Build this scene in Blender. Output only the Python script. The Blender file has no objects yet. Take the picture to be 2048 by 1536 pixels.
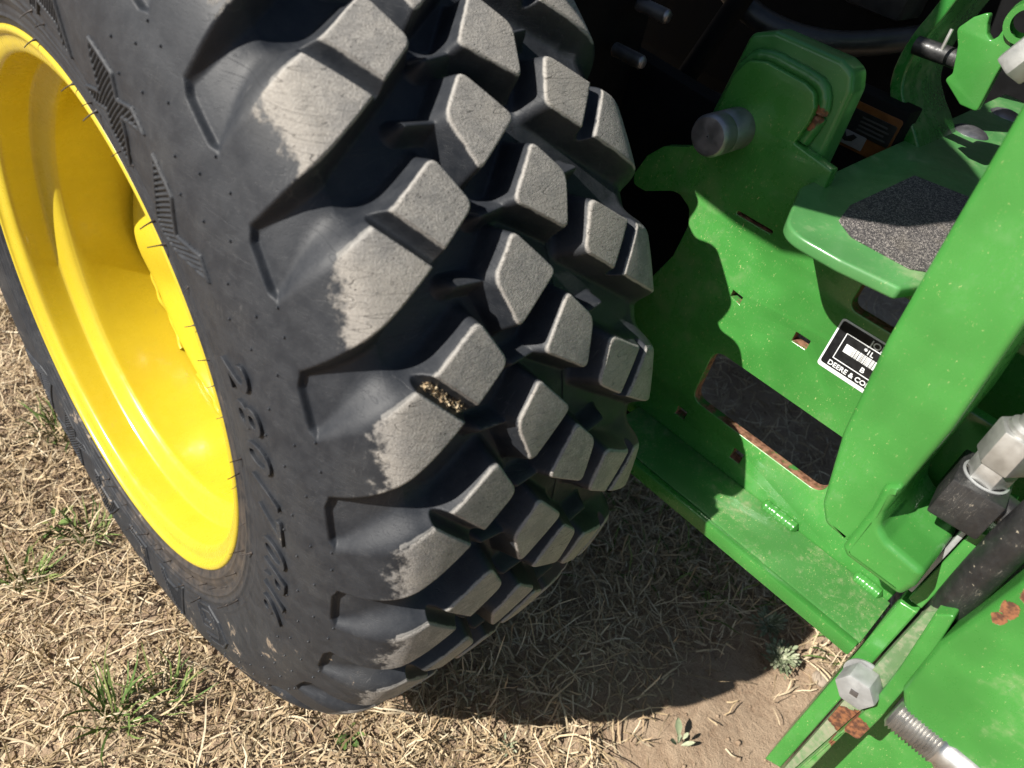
import bpy, bmesh, math, random
import numpy as np
from mathutils import Matrix, Vector
random.seed(7)
rng = np.random.default_rng(7)
R = math.radians
scene = bpy.context.scene
col = scene.collection

# ------------------------------------------------------------------ camera
cam_d = bpy.data.cameras.new('camera')
cam = bpy.data.objects.new('camera', cam_d); col.objects.link(cam)
cam_d.sensor_width = 36.0; cam_d.lens = 27.03
cam_d.clip_start = 0.02; cam_d.clip_end = 1000.0
right = Vector((0.70775157, -0.67971458, 0.19255082))
up = Vector((0.35427249, 0.57729067, 0.73568097))
back = Vector((-0.61121087, -0.4524639, 0.64938254))
M = Matrix.Identity(4)
for i in range(3):
    M[i][0] = right[i]; M[i][1] = up[i]; M[i][2] = back[i]
M.translation = Vector((-0.29929871, -0.54473292, 0.81403981))
cam.matrix_world = M
cam_d.dof.use_dof = True; cam_d.dof.focus_distance = 0.62; cam_d.dof.aperture_fstop = 9.0
scene.camera = cam

# ------------------------------------------------------------------ world, sun, exposure
SUN_EL, SUN_AZ = 41.0, 18.5          # elevation; turned from -X towards +Y
e, a = R(SUN_EL), R(SUN_AZ)
sdir = Vector((-math.cos(e) * math.cos(a), math.cos(e) * math.sin(a), math.sin(e)))
world = bpy.data.worlds.new('World'); scene.world = world; world.use_nodes = True
wn = world.node_tree.nodes; wl = world.node_tree.links
bgn = wn['Background']
sky = wn.new('ShaderNodeTexSky'); sky.sky_type = 'NISHITA'; sky.sun_disc = False
sky.sun_elevation = e; sky.sun_rotation = math.atan2(sdir.x, sdir.y)
sky.air_density = 1.0; sky.dust_density = 1.0; sky.ozone_density = 1.0
wl.new(sky.outputs[0], bgn.inputs[0]); bgn.inputs[1].default_value = 0.05
sun_d = bpy.data.lights.new('sun', 'SUN'); sun_d.energy = 5.0; sun_d.angle = R(0.53)
sun_d.color = (1.0, 0.95, 0.87)
sun = bpy.data.objects.new('sun', sun_d); col.objects.link(sun)
sun.rotation_euler = sdir.to_track_quat('Z', 'Y').to_euler()
sun.location = sdir * 5
scene.view_settings.view_transform = 'Standard'; scene.view_settings.look = 'None'
scene.view_settings.exposure = 0.85; scene.view_settings.gamma = 1.0
scene.view_settings.use_curve_mapping = False
scene.render.engine = 'CYCLES'
scene.cycles.max_bounces = 6; scene.cycles.diffuse_bounces = 3; scene.cycles.glossy_bounces = 3
scene.cycles.caustics_reflective = False; scene.cycles.caustics_refractive = False

# ------------------------------------------------------------------ small helpers
def tag(o, label=None, cat=None, group=None, kind=None):
    if label: o['label'] = label
    if cat: o['category'] = cat
    if group: o['group'] = group
    if kind: o['kind'] = kind
    return o
def link(o, parent=None):
    col.objects.link(o)
    if parent is not None: o.parent = parent
    return o
def empty(name, loc, label, cat, group=None):
    o = bpy.data.objects.new(name, None); o.location = loc; o.empty_display_size = 0.05
    col.objects.link(o); tag(o, label, cat, group); return o
def keep(o, parent):
    """parent while keeping the place built in world coordinates"""
    o.parent = parent
    o.matrix_parent_inverse = Matrix.Translation(-Vector(parent.location)) if parent.type == 'EMPTY' else Matrix.Identity(4)
    return o
def mesh_np(name, V, F, mat=None, smooth=True):
    V = np.asarray(V, np.float32).reshape(-1, 3); F = np.asarray(F, np.int32)
    me = bpy.data.meshes.new(name); n = F.shape[1]
    me.vertices.add(len(V)); me.vertices.foreach_set('co', V.ravel())
    me.loops.add(F.size); me.loops.foreach_set('vertex_index', F.ravel())
    me.polygons.add(len(F)); me.polygons.foreach_set('loop_start', np.arange(len(F), dtype=np.int32) * n)
    me.polygons.foreach_set('loop_total', np.full(len(F), n, np.int32))
    if smooth: me.polygons.foreach_set('use_smooth', np.ones(len(F), bool))
    me.update(calc_edges=True); me.validate()
    if mat: me.materials.append(mat)
    return me
def attr(me, name, vals):
    at = me.attributes.new(name, 'FLOAT', 'POINT'); at.data.foreach_set('value', np.asarray(vals, np.float32).ravel())
def grid_faces(n, m, wrap=False, flip=False):
    i = np.arange(n - 1)[:, None]; mm = m if wrap else m - 1; j = np.arange(mm)[None]
    j2 = (j + 1) % m
    A = i * m + j; B = i * m + j2; Cc = (i + 1) * m + j2; D = (i + 1) * m + j
    q = np.stack([A, B, Cc, D], -1).reshape(-1, 4)
    return q[:, ::-1] if flip else q
def bm_obj(name, bm, mat, parent=None, smooth=False):
    me = bpy.data.meshes.new(name); bm.normal_update(); bm.to_mesh(me); bm.free()
    for m in (mat if isinstance(mat, (list, tuple)) else [mat]): me.materials.append(m)
    if smooth:
        me.polygons.foreach_set('use_smooth', np.ones(len(me.polygons), bool))
    o = bpy.data.objects.new(name, me); col.objects.link(o)
    if parent is not None: keep(o, parent)
    return o
def auto_smooth(o, ang=35):
    me = o.data
    me.polygons.foreach_set('use_smooth', np.ones(len(me.polygons), bool))
    bm = bmesh.new(); bm.from_mesh(me)
    for ed in bm.edges:
        if len(ed.link_faces) == 2 and ed.calc_face_angle(0) > R(ang): ed.smooth = False
    bm.to_mesh(me); bm.free()
def round_poly(P, rad, n=6):
    """round the corners of a polygon; rad is one number or one per corner"""
    P = [Vector(p) for p in P]; out = []; N = len(P)
    for i in range(N):
        r = rad[i] if isinstance(rad, (list, tuple)) else rad
        p, q, s = P[i - 1], P[i], P[(i + 1) % N]
        d1 = (p - q); d2 = (s - q); l1, l2 = d1.length, d2.length
        if r <= 0 or l1 < 1e-6 or l2 < 1e-6: out.append(q); continue
        d1 /= l1; d2 /= l2; c = max(-1, min(1, d1.dot(d2))); ang = math.acos(c)
        if ang > R(176): out.append(q); continue
        t = min(r / math.tan(ang / 2), l1 * .48, l2 * .48)
        A = q + d1 * t; B = q + d2 * t
        for k in range(n + 1):
            f = k / n; out.append(A * (1 - f) ** 2 + q * 2 * f * (1 - f) + B * f * f)
    return out
# plates: 2-D outline (+ holes) turned into a bevelled slab with a curve object
PX = Matrix(((0, 0, -1, 0), (-1, 0, 0, 0), (0, 1, 0, 0), (0, 0, 0, 1)))   # (a,b,c) -> x=-c, y=-a, z=b
PZ = Matrix.Identity(4)                                                  # (x,y,c)
PY = Matrix(((1, 0, 0, 0), (0, 0, -1, 0), (0, 1, 0, 0), (0, 0, 0, 1)))    # (x,z,c) -> y=-c
def slab(name, outline, thick, face, basis, mat, parent=None, holes=(), bevel=.0015, rad=0.0, hole_mat=None, res=2):
    """outline in millimetres; `face` = world coordinate of the visible face; slab goes away behind it"""
    thick = thick / 1000.0
    if rad: outline = round_poly(outline, rad)
    cu = bpy.data.curves.new(name, 'CURVE'); cu.dimensions = '2D'; cu.fill_mode = 'BOTH'
    for poly in [outline] + list(holes):
        sp = cu.splines.new('POLY'); sp.points.add(len(poly) - 1); sp.use_cyclic_u = True
        for k, p in enumerate(poly): sp.points[k].co = (p[0] / 1000, p[1] / 1000, 0, 1)
    cu.extrude = thick / 2 - bevel; cu.bevel_depth = bevel; cu.bevel_resolution = res
    cu.offset = -bevel
    tmp = bpy.data.objects.new('tmp', cu); col.objects.link(tmp)
    dg = bpy.context.evaluated_depsgraph_get(); dg.update()
    me = bpy.data.meshes.new_from_object(tmp.evaluated_get(dg))
    bpy.data.objects.remove(tmp); bpy.data.curves.remove(cu)
    me.name = name; me.materials.clear(); me.materials.append(mat)
    bm = bmesh.new(); bm.from_mesh(me); bmesh.ops.remove_doubles(bm, verts=bm.verts, dist=1e-6)
    if basis is PX: T = Matrix.Translation((face + thick / 2, 0, 0))
    elif basis is PZ: T = Matrix.Translation((0, 0, face - thick / 2))
    else: T = Matrix.Translation((0, face + thick / 2, 0))
    bmesh.ops.transform(bm, matrix=T @ basis, verts=bm.verts)
    bmesh.ops.recalc_face_normals(bm, faces=bm.faces)
    if hole_mat and holes:
        me.materials.append(hole_mat); ax = (basis.to_3x3() @ Vector((0, 0, 1)))
        inv = (T @ basis).inverted()
        for f in bm.faces:
            if abs(f.normal.dot(ax)) < .5:
                c = inv @ f.calc_center_median()
                for h in holes:
                    hx = [p[0] for p in h]; hy = [p[1] for p in h]
                    if min(hx) - 2 < c.x * 1000 < max(hx) + 2 and min(hy) - 2 < c.y * 1000 < max(hy) + 2: f.material_index = 1
    bm.to_mesh(me); bm.free()
    o = bpy.data.objects.new(name, me); col.objects.link(o)
    auto_smooth(o, 32)
    if parent is not None: keep(o, parent)
    return o
def lathe(name, prof, mat, parent, p0, axis, seg=48, smooth_ang=35, closed=False):
    """prof: (distance along axis, radius) in metres; axis from p0"""
    ax = Vector(axis).normalized(); q = ax.to_track_quat('Z', 'Y').to_matrix()
    V = []; n = len(prof)
    for t, r in prof:
        for k in range(seg):
            w = 2 * math.pi * k / seg
            V.append(Vector(p0) + q @ Vector((r * math.cos(w), r * math.sin(w), t)))
    F = grid_faces(n, seg, wrap=True)
    me = mesh_np(name, [tuple(v) for v in V], F, mat)
    o = bpy.data.objects.new(name, me); col.objects.link(o); auto_smooth(o, smooth_ang)
    if parent is not None: keep(o, parent)
    return o
def prism(name, pts2, z0, z1, frame, mat, parent, bevel=.001):
    """pts2 polygon in frame XY, from z0 to z1 of the frame, all metres"""
    bm = bmesh.new()
    lo = [bm.verts.new(frame @ Vector((p[0], p[1], z0))) for p in pts2]
    hi = [bm.verts.new(frame @ Vector((p[0], p[1], z1))) for p in pts2]
    n = len(pts2)
    bm.faces.new(lo[::-1]); bm.faces.new(hi)
    for i in range(n): bm.faces.new((lo[i], lo[(i + 1) % n], hi[(i + 1) % n], hi[i]))
    bmesh.ops.recalc_face_normals(bm, faces=bm.faces)
    if bevel: bmesh.ops.bevel(bm, geom=list(bm.edges), offset=bevel, segments=2, profile=.6, affect='EDGES')
    o = bm_obj(name, bm, mat, parent); auto_smooth(o, 40); return o
def tube_np(path, rad, seg=8, closed_ends=True):
    P = np.asarray(path, float); n = len(P); rad = np.broadcast_to(rad, n)
    T = np.gradient(P, axis=0); T /= np.linalg.norm(T, axis=1)[:, None] + 1e-12
    ref = np.array([0, 0, 1.0]) if abs(T[0, 2]) < .9 else np.array([1.0, 0, 0])
    V = []
    for i in range(n):
        u = np.cross(T[i], ref); u /= np.linalg.norm(u); w = np.cross(T[i], u)
        th = np.arange(seg) * 2 * np.pi / seg
        V.append(P[i] + rad[i] * (np.cos(th)[:, None] * u + np.sin(th)[:, None] * w))
    return np.concatenate(V), grid_faces(n, seg, wrap=True)
def smin(a, b, k):
    h = np.maximum(k - np.abs(a - b), 0) / k
    return np.minimum(a, b) - h * h * k * .25
def smax(a, b, k): return -smin(-a, -b, k)
def sstep(a, b, x):
    t = np.clip((x - a) / (b - a), 0, 1); return t * t * (3 - 2 * t)
def spline(P, n=16):
    P = np.asarray(P, float); P = np.vstack([2 * P[0] - P[1], P, 2 * P[-1] - P[-2]]); out = []
    t = np.linspace(0, 1, n, endpoint=False)[:, None]
    for i in range(1, len(P) - 2):
        A, B, Cc, D = P[i - 1:i + 3]
        out.append(.5 * ((2 * B) + (-A + Cc) * t + (2 * A - 5 * B + 4 * Cc - D) * t * t + (-A + 3 * B - 3 * Cc + D) * t ** 3))
    out.append(P[-2][None]); return np.concatenate(out)

# ------------------------------------------------------------------ materials
class NT:
    def __init__(s, name):
        s.m = bpy.data.materials.new(name); s.m.use_nodes = True; s.t = s.m.node_tree
        s.n = s.t.nodes; s.l = s.t.links; s.b = s.n['Principled BSDF']; s._pos = None
    def node(s, kind, **kw):
        x = s.n.new(kind)
        for k, v in kw.items(): setattr(x, k, v)
        return x
    def put(s, sock, v):
        if isinstance(v, bpy.types.NodeSocket): s.l.new(v, sock)
        elif v is not None:
            if sock.type == 'RGBA' and len(v) == 3: v = (*v, 1)
            sock.default_value = v
    def pos(s, scale=None, rot=None):
        if s._pos is None: s._pos = s.node('ShaderNodeNewGeometry').outputs['Position']
        if scale is None: return s._pos
        mp = s.node('ShaderNodeMapping'); s.l.new(s._pos, mp.inputs[0]); mp.inputs['Scale'].default_value = scale
        if rot: mp.inputs['Rotation'].default_value = rot
        return mp.outputs[0]
    def noise(s, scale, detail=4, rough=.55, vec=None, dist=0):
        x = s.node('ShaderNodeTexNoise'); s.l.new(vec or s.pos(), x.inputs['Vector'])
        x.inputs['Scale'].default_value = scale; x.inputs['Detail'].default_value = detail
        x.inputs['Roughness'].default_value = rough; x.inputs['Distortion'].default_value = dist
        return x.outputs['Fac']
    def voro(s, scale, feature='F1', vec=None, out='Distance'):
        x = s.node('ShaderNodeTexVoronoi', feature=feature); s.l.new(vec or s.pos(), x.inputs['Vector'])
        x.inputs['Scale'].default_value = scale; return x.outputs[out]
    def math(s, op, a, b=None, c=None, clamp=False):
        x = s.node('ShaderNodeMath', operation=op); x.use_clamp = clamp
        s.put(x.inputs[0], a)
        if b is not None: s.put(x.inputs[1], b)
        if c is not None: s.put(x.inputs[2], c)
        return x.outputs[0]
    def ramp(s, v, lo, hi, a=0.0, b=1.0, smooth=True):
        x = s.node('ShaderNodeMapRange', interpolation_type='SMOOTHSTEP' if smooth else 'LINEAR')
        s.put(x.inputs[0], v); x.inputs[1].default_value = lo; x.inputs[2].default_value = hi
        x.inputs[3].default_value = a; x.inputs[4].default_value = b; return x.outputs[0]
    def mix(s, f, a, b):
        x = s.node('ShaderNodeMix', data_type='RGBA'); s.put(x.inputs[0], f)
        s.put(x.inputs[6], a); s.put(x.inputs[7], b); return x.outputs[2]
    def attr(s, name, out='Fac'):
        x = s.node('ShaderNodeAttribute', attribute_name=name); return x.outputs[out]
    def bump(s, h, strength=.3, dist=.001, prev=None):
        x = s.node('ShaderNodeBump'); x.inputs['Strength'].default_value = strength
        x.inputs['Distance'].default_value = dist; s.l.new(h, x.inputs['Height'])
        if prev is not None: s.l.new(prev, x.inputs['Normal'])
        return x.outputs[0]
    def done(s, base=None, rough=None, normal=None, metal=None, spec=None, coat=None, coat_rough=None):
        b = s.b.inputs
        if base is not None: s.put(b['Base Color'], base)
        if rough is not None: s.put(b['Roughness'], rough)
        if normal is not None: s.l.new(normal, b['Normal'])
        if metal is not None: s.put(b['Metallic'], metal)
        if spec is not None: s.put(b['Specular IOR Level'], spec)
        if coat is not None: s.put(b['Coat Weight'], coat)
        if coat_rough is not None: s.put(b['Coat Roughness'], coat_rough)
        return s.m

def rubber_mat(name):
    t = NT(name)
    wear = t.attr('wear'); dust = t.attr('dust'); scuff = t.attr('scuff')
    n_big = t.noise(16, 2, .6); n_mid = t.noise(80, 4, .72); n_fine = t.noise(900, 2, .7)
    dark = t.mix(t.ramp(n_mid, .3, .72), (.0125, .0150, .0200), (.0245, .0272, .0325))
    dark = t.mix(t.ramp(n_big, .50, .72, 0, .40), dark, (.038, .039, .040))
    dd = t.ramp(t.math('ADD', dust, t.math('MULTIPLY', t.math('SUBTRACT', n_mid, .5), .9)), .35, .95)
    dark = t.mix(t.math('MULTIPLY', dd, .5), dark, (.13, .092, .058))
    sc = t.noise(30, 1, .5, vec=t.pos((1, 9, 1.2), (.3, .2, .8)))
    scr = t.ramp(t.math('ABSOLUTE', t.math('SUBTRACT', sc, .5)), .0, .005, 1, 0)
    scr = t.math('MULTIPLY', scr, t.ramp(n_big, .46, .6))
    dark = t.mix(t.math('MULTIPLY', scr, .35), dark, (.13, .13, .13))
    sp = t.ramp(n_fine, .72, .78)
    dark = t.mix(t.math('MULTIPLY', sp, .3), dark, (.17, .16, .15))
    # dried mud splashes low on the tyre
    sx = t.node('ShaderNodeSeparateXYZ'); t.l.new(t.pos(), sx.inputs[0])
    mud = t.ramp(t.math('ADD', t.math('ADD', n_mid, t.math('MULTIPLY', n_big, .7)), t.math('MULTIPLY', sx.outputs['Z'], -.55)), .90, 1.0)
    dark = t.mix(t.math('MULTIPLY', mud, .8), dark, (.26, .205, .15))
    # worn, dusty running face
    w1 = t.mix(t.ramp(n_fine, .3, .7), (.195, .182, .166), (.390, .366, .333))
    w1 = t.mix(t.ramp(n_mid, .36, .66, 0, .8), w1, (.205, .197, .187))
    w1 = t.mix(t.ramp(n_big, .42, .62, 0, .5), w1, (.325, .297, .258))
    sc2 = t.noise(48, 1, .5, vec=t.pos((5, .8, 1), (.9, .4, .2)))
    w1 = t.mix(t.math('MULTIPLY', t.ramp(t.math('ABSOLUTE', t.math('SUBTRACT', sc2, .5)), 0, .012, 1, 0), .5), w1, (.38, .36, .33))
    cr = t.noise(17, 0, .5, vec=t.pos((1.5, 1, 13), (.2, .9, .1)))
    crk = t.math('MULTIPLY', t.ramp(t.math('ABSOLUTE', t.math('SUBTRACT', cr, .5)), 0, .010, 1, 0), t.ramp(n_big, .47, .55))
    w1 = t.mix(t.math('MULTIPLY', crk, .65), w1, (.04, .036, .032))
    pit = t.ramp(n_fine, .26, .20)
    w1 = t.mix(t.math('MULTIPLY', pit, .6), w1, (.06, .055, .05))
    sc3 = t.noise(60, 1, .5, vec=t.pos((.8, 1, 8), (.5, 1.2, .9)))
    l3 = t.math('MULTIPLY', t.ramp(t.math('ABSOLUTE', t.math('SUBTRACT', sc3, .5)), 0, .012, 1, 0), t.ramp(n_mid, .44, .56))
    w1 = t.mix(t.math('MULTIPLY', l3, .6), w1, (.075, .072, .068))
    vp = t.voro(240); pit2 = t.math('MULTIPLY', t.ramp(vp, .05, .17, 1, 0), t.ramp(t.noise(55, 1), .56, .62))
    w1 = t.mix(t.math('MULTIPLY', pit2, .7), w1, (.05, .048, .045))
    edge = t.math('ADD', t.math('MULTIPLY', t.math('SUBTRACT', n_mid, .5), 1.3), t.math('MULTIPLY', t.math('SUBTRACT', n_big, .5), .5))
    f = t.ramp(t.math('ADD', wear, edge), .36, .62)
    base = t.mix(f, dark, w1)
    sf = t.ramp(t.math('ADD', scuff, t.math('MULTIPLY', t.math('SUBTRACT', n_mid, .5), 1.6)), .55, .95)
    base = t.mix(t.math('MULTIPLY', sf, .5), base, (.36, .345, .32))
    rough = t.mix(t.math('MAXIMUM', f, sf), t.mix(n_mid, (.46,) * 3, (.70,) * 3), (.92,) * 3)
    hh = t.math('ADD', t.math('MULTIPLY', n_mid, .35), t.math('MULTIPLY', t.math('ADD', n_fine, t.math('MULTIPLY', t.math('ADD', crk, t.math('ADD', l3, pit2)), -1.2)), t.ramp(f, 0, 1, .12, .62)))
    return t.done(base, rough, t.bump(hh, .6, .0012), spec=.40)

def paint(name, colr, dust=.25, dust_col=(.42, .36, .25), rough=.32, chips=(), flecks=.5, chip_noise=60, dscale=60):
    t = NT(name)
    n1 = t.noise(9, 3, .6); n2 = t.noise(dscale, 4, .68)
    c2 = tuple(min(1, v * 1.28 + .004) for v in colr); c1 = tuple(v * .86 for v in colr)
    base = t.mix(t.ramp(n1, .3, .7), c1, c2)
    scr = t.noise(55, 2, .5, vec=t.pos((1, 7, 1.5), (.7, .1, .5)))
    s1 = t.math('MULTIPLY', t.ramp(t.math('ABSOLUTE', t.math('SUBTRACT', scr, .5)), 0, .005, 1, 0), t.ramp(n1, .5, .62))
    base = t.mix(t.math('MULTIPLY', s1, .45), base, tuple(v * .6 + .22 for v in colr))
    d = t.ramp(t.math('ADD', n2, t.math('MULTIPLY', t.math('SUBTRACT', n1, .5), .9)), .60 - .28 * dust, .92 - .22 * dust)
    base = t.mix(t.math('MULTIPLY', d, dust), base, dust_col)
    if flecks:
        fn = t.noise(520, 1, .5, vec=t.pos((1, 2.2, .8), (.4, .2, .9)), dist=1.2)
        ff = t.math('MULTIPLY', t.ramp(fn, .745 - .06 * flecks, .775 - .06 * flecks), t.ramp(n1, .30, .55))
        base = t.mix(t.math('MULTIPLY', ff, .75), base, (.58, .55, .26))
    rv = t.ramp(n2, .3, .8, rough * .8, min(1, rough * 1.5))
    rv = t.math('ADD', rv, t.math('MULTIPLY', d, dust * .6))
    hgt = t.math('MULTIPLY', n2, .10)
    if chips:
        chip = None
        for (x, y, z, r) in chips:
            v = t.node('ShaderNodeVectorMath', operation='DISTANCE'); t.l.new(t.pos(), v.inputs[0]); v.inputs[1].default_value = (x, y, z)
            k = t.math('SUBTRACT', 1.0, t.math('DIVIDE', v.outputs['Value'], r))
            chip = k if chip is None else t.math('MAXIMUM', chip, k)
        chip = t.math('ADD', chip, t.math('MULTIPLY', t.math('SUBTRACT', t.noise(chip_noise, 5, .65), .5), 1.6))
        cm = t.ramp(chip, .28, .34)
        rust = t.mix(t.ramp(t.noise(240, 3), .35, .65), (.075, .030, .016), (.24, .095, .04))
        base = t.mix(cm, base, rust); rv = t.math('MAXIMUM', rv, t.math('MULTIPLY', cm, .85))
        hgt = t.math('ADD', hgt, t.math('ADD', t.math('MULTIPLY', cm, -1), t.math('MULTIPLY', t.math('MULTIPLY', cm, n2), .8)))
    nb = t.bump(hgt, .5, .0012)
    return t.done(base, rv, nb, spec=.5, coat=.25, coat_rough=.12)

GREEN = (.043, .195, .035)
m_rubber = rubber_mat('tyre_rubber')
m_green = paint('green_paint', GREEN, .16, flecks=.6, rough=.28)
m_green_clean = paint('green_paint_casting', GREEN, .12, dust_col=(.30, .36, .22), flecks=.12, rough=.26)
m_green_dusty = paint('green_paint_dusty', (.055, .195, .045), .55, dust_col=(.33, .32, .19), flecks=.9, rough=.42, dscale=150)
m_green_neck = paint('green_paint_neck', (.034, .165, .036), .1, flecks=.06, rough=.36, chips=((.245, -.333, .640, .016), (.245, -.305, .661, .007), (.245, -.356, .616, .012)))
m_green_step = paint('green_paint_step', (.060, .20, .058), .30, flecks=.25, rough=.42)

def metal(name, c, rough=.35, var=.15, metallic=.9):
    t = NT(name); n = t.noise(70, 5, .6); f = t.noise(500, 3)
    base = t.mix(t.ramp(n, .3, .7), tuple(v * (1 - var) for v in c), c)
    return t.done(base, t.ramp(n, .2, .8, rough * .75, rough * 1.4), t.bump(f, .12, .0004), metal=metallic)
m_zinc = metal('zinc_plate', (.56, .56, .54), .36, .25, .75)
m_zinc_dull = metal('dull_zinc', (.42, .43, .43), .5, .25, .45)
m_steel = metal('bare_steel', (.34, .34, .36), .42, .25)
def plain(name, c, rough=.6, var=.3, scale=80, bump=.1, spec=.4):
    t = NT(name); n = t.noise(scale, 5, .6); f = t.noise(scale * 9, 3)
    return t.done(t.mix(t.ramp(n, .25, .75), tuple(v * (1 - var) for v in c), tuple(min(1, v * (1 + var)) for v in c)), t.ramp(n, .2, .8, rough * .85, min(1, rough * 1.15)), t.bump(f, bump, .0006), spec=spec)
def cut_edge():
    t = NT('rusted_cut_edge'); n = t.noise(60, 4, .7); m = t.noise(240, 3)
    rust = t.mix(t.ramp(m, .35, .65), (.11, .05, .028), (.27, .14, .085))
    return t.done(t.mix(t.ramp(n, .36, .5), GREEN, rust), .8, t.bump(m, .4, .0008), spec=.3)
m_rust = cut_edge()
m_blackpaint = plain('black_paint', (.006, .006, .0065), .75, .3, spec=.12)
def black_dusty():
    t = NT('black_part_scuffed'); n = t.noise(45, 5, .65); m = t.noise(190, 4, .7); f = t.noise(900, 2)
    base = t.mix(t.ramp(n, .35, .7), (.014, .014, .015), (.03, .03, .03))
    sc = t.noise(60, 2, .5, vec=t.pos((1, 6, 1), (.5, .9, .2)))
    s1 = t.math('MULTIPLY', t.ramp(t.math('ABSOLUTE', t.math('SUBTRACT', sc, .5)), 0, .008, 1, 0), t.ramp(n, .48, .58))
    base = t.mix(t.math('MULTIPLY', s1, .6), base, (.22, .2, .17))
    base = t.mix(t.ramp(m, .66, .72, 0, .8), base, (.33, .29, .22))
    return t.done(base, t.ramp(m, .3, .7, .32, .6), t.bump(f, .12, .0005), spec=.5)
m_blackscuff = black_dusty()
m_hose = plain('black_rubber_hose', (.02, .02, .021), .6, .4, 120, .15)

def yellow_paint():
    t = NT('yellow_paint'); n = t.noise(12, 4, .6); n2 = t.noise(90, 5, .65); n3 = t.noise(350, 2)
    base = t.mix(t.ramp(n, .3, .7), (.49, .375, .022), (.54, .42, .026))
    base = t.mix(t.ramp(n2, .64, .76, 0, .35), base, (.30, .20, .05))
    return t.done(base, t.ramp(n2, .3, .8, .22, .42), t.bump(n, .06, .004, t.bump(n3, .03, .0004)), spec=.5, coat=.3, coat_rough=.1)
m_yellow = yellow_paint()

# ------------------------------------------------------------------ ground
def ground_mat():
    t = NT('dry_soil'); big = t.noise(3.2, 5, .6); mid = t.noise(22, 6, .65); fine = t.noise(160, 5, .7); grit = t.noise(700, 3, .7)
    base = t.mix(t.ramp(mid, .3, .7), (.235, .16, .105), (.37, .275, .19))
    base = t.mix(t.ramp(fine, .3, .75, 0, .6), base, (.42, .32, .225))
    base = t.mix(t.ramp(big, .55, .75, 0, .5), base, (.16, .105, .07))
    crv = t.voro(26, 'DISTANCE_TO_EDGE', vec=None); crk = t.ramp(crv, 0, .022, 1, 0)
    crk = t.math('MULTIPLY', crk, t.ramp(t.noise(9, 3), .56, .66))
    base = t.mix(t.math('MULTIPLY', crk, .7), base, (.07, .045, .03))
    h = t.math('ADD', t.math('MULTIPLY', mid, 1.2), t.math('ADD', t.math('MULTIPLY', fine, .5), t.math('MULTIPLY', crk, -.8)))
    return t.done(base, .95, t.bump(t.math('ADD', h, t.math('MULTIPLY', grit, .25)), .9, .006), spec=.15)
m_soil = ground_mat()
def gh(x, y):
    """gentle lumps of the yard"""
    x = np.asarray(x, float); y = np.asarray(y, float)
    h = .004 * np.sin(9 * x + 1.3) * np.cos(11 * y) + .003 * np.sin(23 * x + 7 * y) + .002 * np.sin(41 * y - 17 * x + 2)
    return h * np.exp(-((x * x + y * y) / 9.0))
gx = np.concatenate([-np.geomspace(300, 1.7, 40), np.linspace(-1.6, 1.6, 200), np.geomspace(1.7, 300, 40)])
GX, GY = np.meshgrid(gx, gx, indexing='ij')
me = mesh_np('ground', np.stack([GX, GY, gh(GX, GY)], -1).reshape(-1, 3), grid_faces(len(gx), len(gx), flip=True), m_soil)
ground = link(bpy.data.objects.new('ground', me)); tag(ground, kind='structure')

# ================================================================== FRONT WHEEL
RL = .375                                    # axle height (tyre flattened a little on the turf)
NP = 28; PIT = 2 * math.pi / NP; RU = .386   # lug pitches round the tyre; arc lengths u are measured at RU
PU = PIT * RU * 1000
wheel = empty('tractor', (0, 0, 0), 'tractor with a black lugged front tyre on a glossy yellow rim and black chassis', 'tractor')
ctrl = [(0, .3870), (-.02, .3868), (-.04, .3860), (-.06, .3848), (-.08, .3828), (-.0965, .3800), (-.110, .3755), (-.1205, .3665), (-.1285, .3535),
        (-.1355, .336), (-.1415, .320), (-.1460, .297), (-.1458, .27), (-.1430, .245), (-.1385, .226), (-.134, .219)]
PR = spline(ctrl, 24)
PS = np.concatenate([[0], np.cumsum(np.linalg.norm(np.diff(PR, axis=0), axis=1))]) * 1000
PT = np.gradient(PR, axis=0); PT /= np.linalg.norm(PT, axis=1)[:, None]
PN = np.stack([PT[:, 1], -PT[:, 0]], 1)      # outward
def prof(s):
    s = np.asarray(s, float)
    x = np.interp(s, PS, PR[:, 0]); r = np.interp(s, PS, PR[:, 1])
    nx = np.interp(s, PS, PN[:, 0]); nr = np.interp(s, PS, PN[:, 1]); L = np.hypot(nx, nr)
    return x, r, nx / L, nr / L
def on_tyre(s, phi, h=0.0, side=1):
    """side 1 = outer (-x). h = metres above the moulded surface"""
    x, r, nx, nr = prof(s); x = x + nx * h; r = r + nr * h
    return np.stack([x * side, -r * np.cos(phi), r * np.sin(phi)], -1)
Lx = [20, 36.5, 60, 73, 91, 104, 110, 124, 141, 159, 172, 190]
Lu = [278, 266, 249.5, 240.6, 229, 221, 218, 212.3, 207.2, 203, 200.5, 198]
Ux = [20, 40, 52, 58, 78, 84, 97, 112, 127, 140, 150, 158, 175]
Uu = [318, 303, 295, 291.6, 279, 275.5, 270.5, 266, 260, 254.5, 249.5, 245.5, 237]
def sm_interp(s, X, U, d=6.0):
    return sum(np.interp(s + k, X, U) for k in (-d, -d / 2, 0, d / 2, d)) / 5
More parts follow.
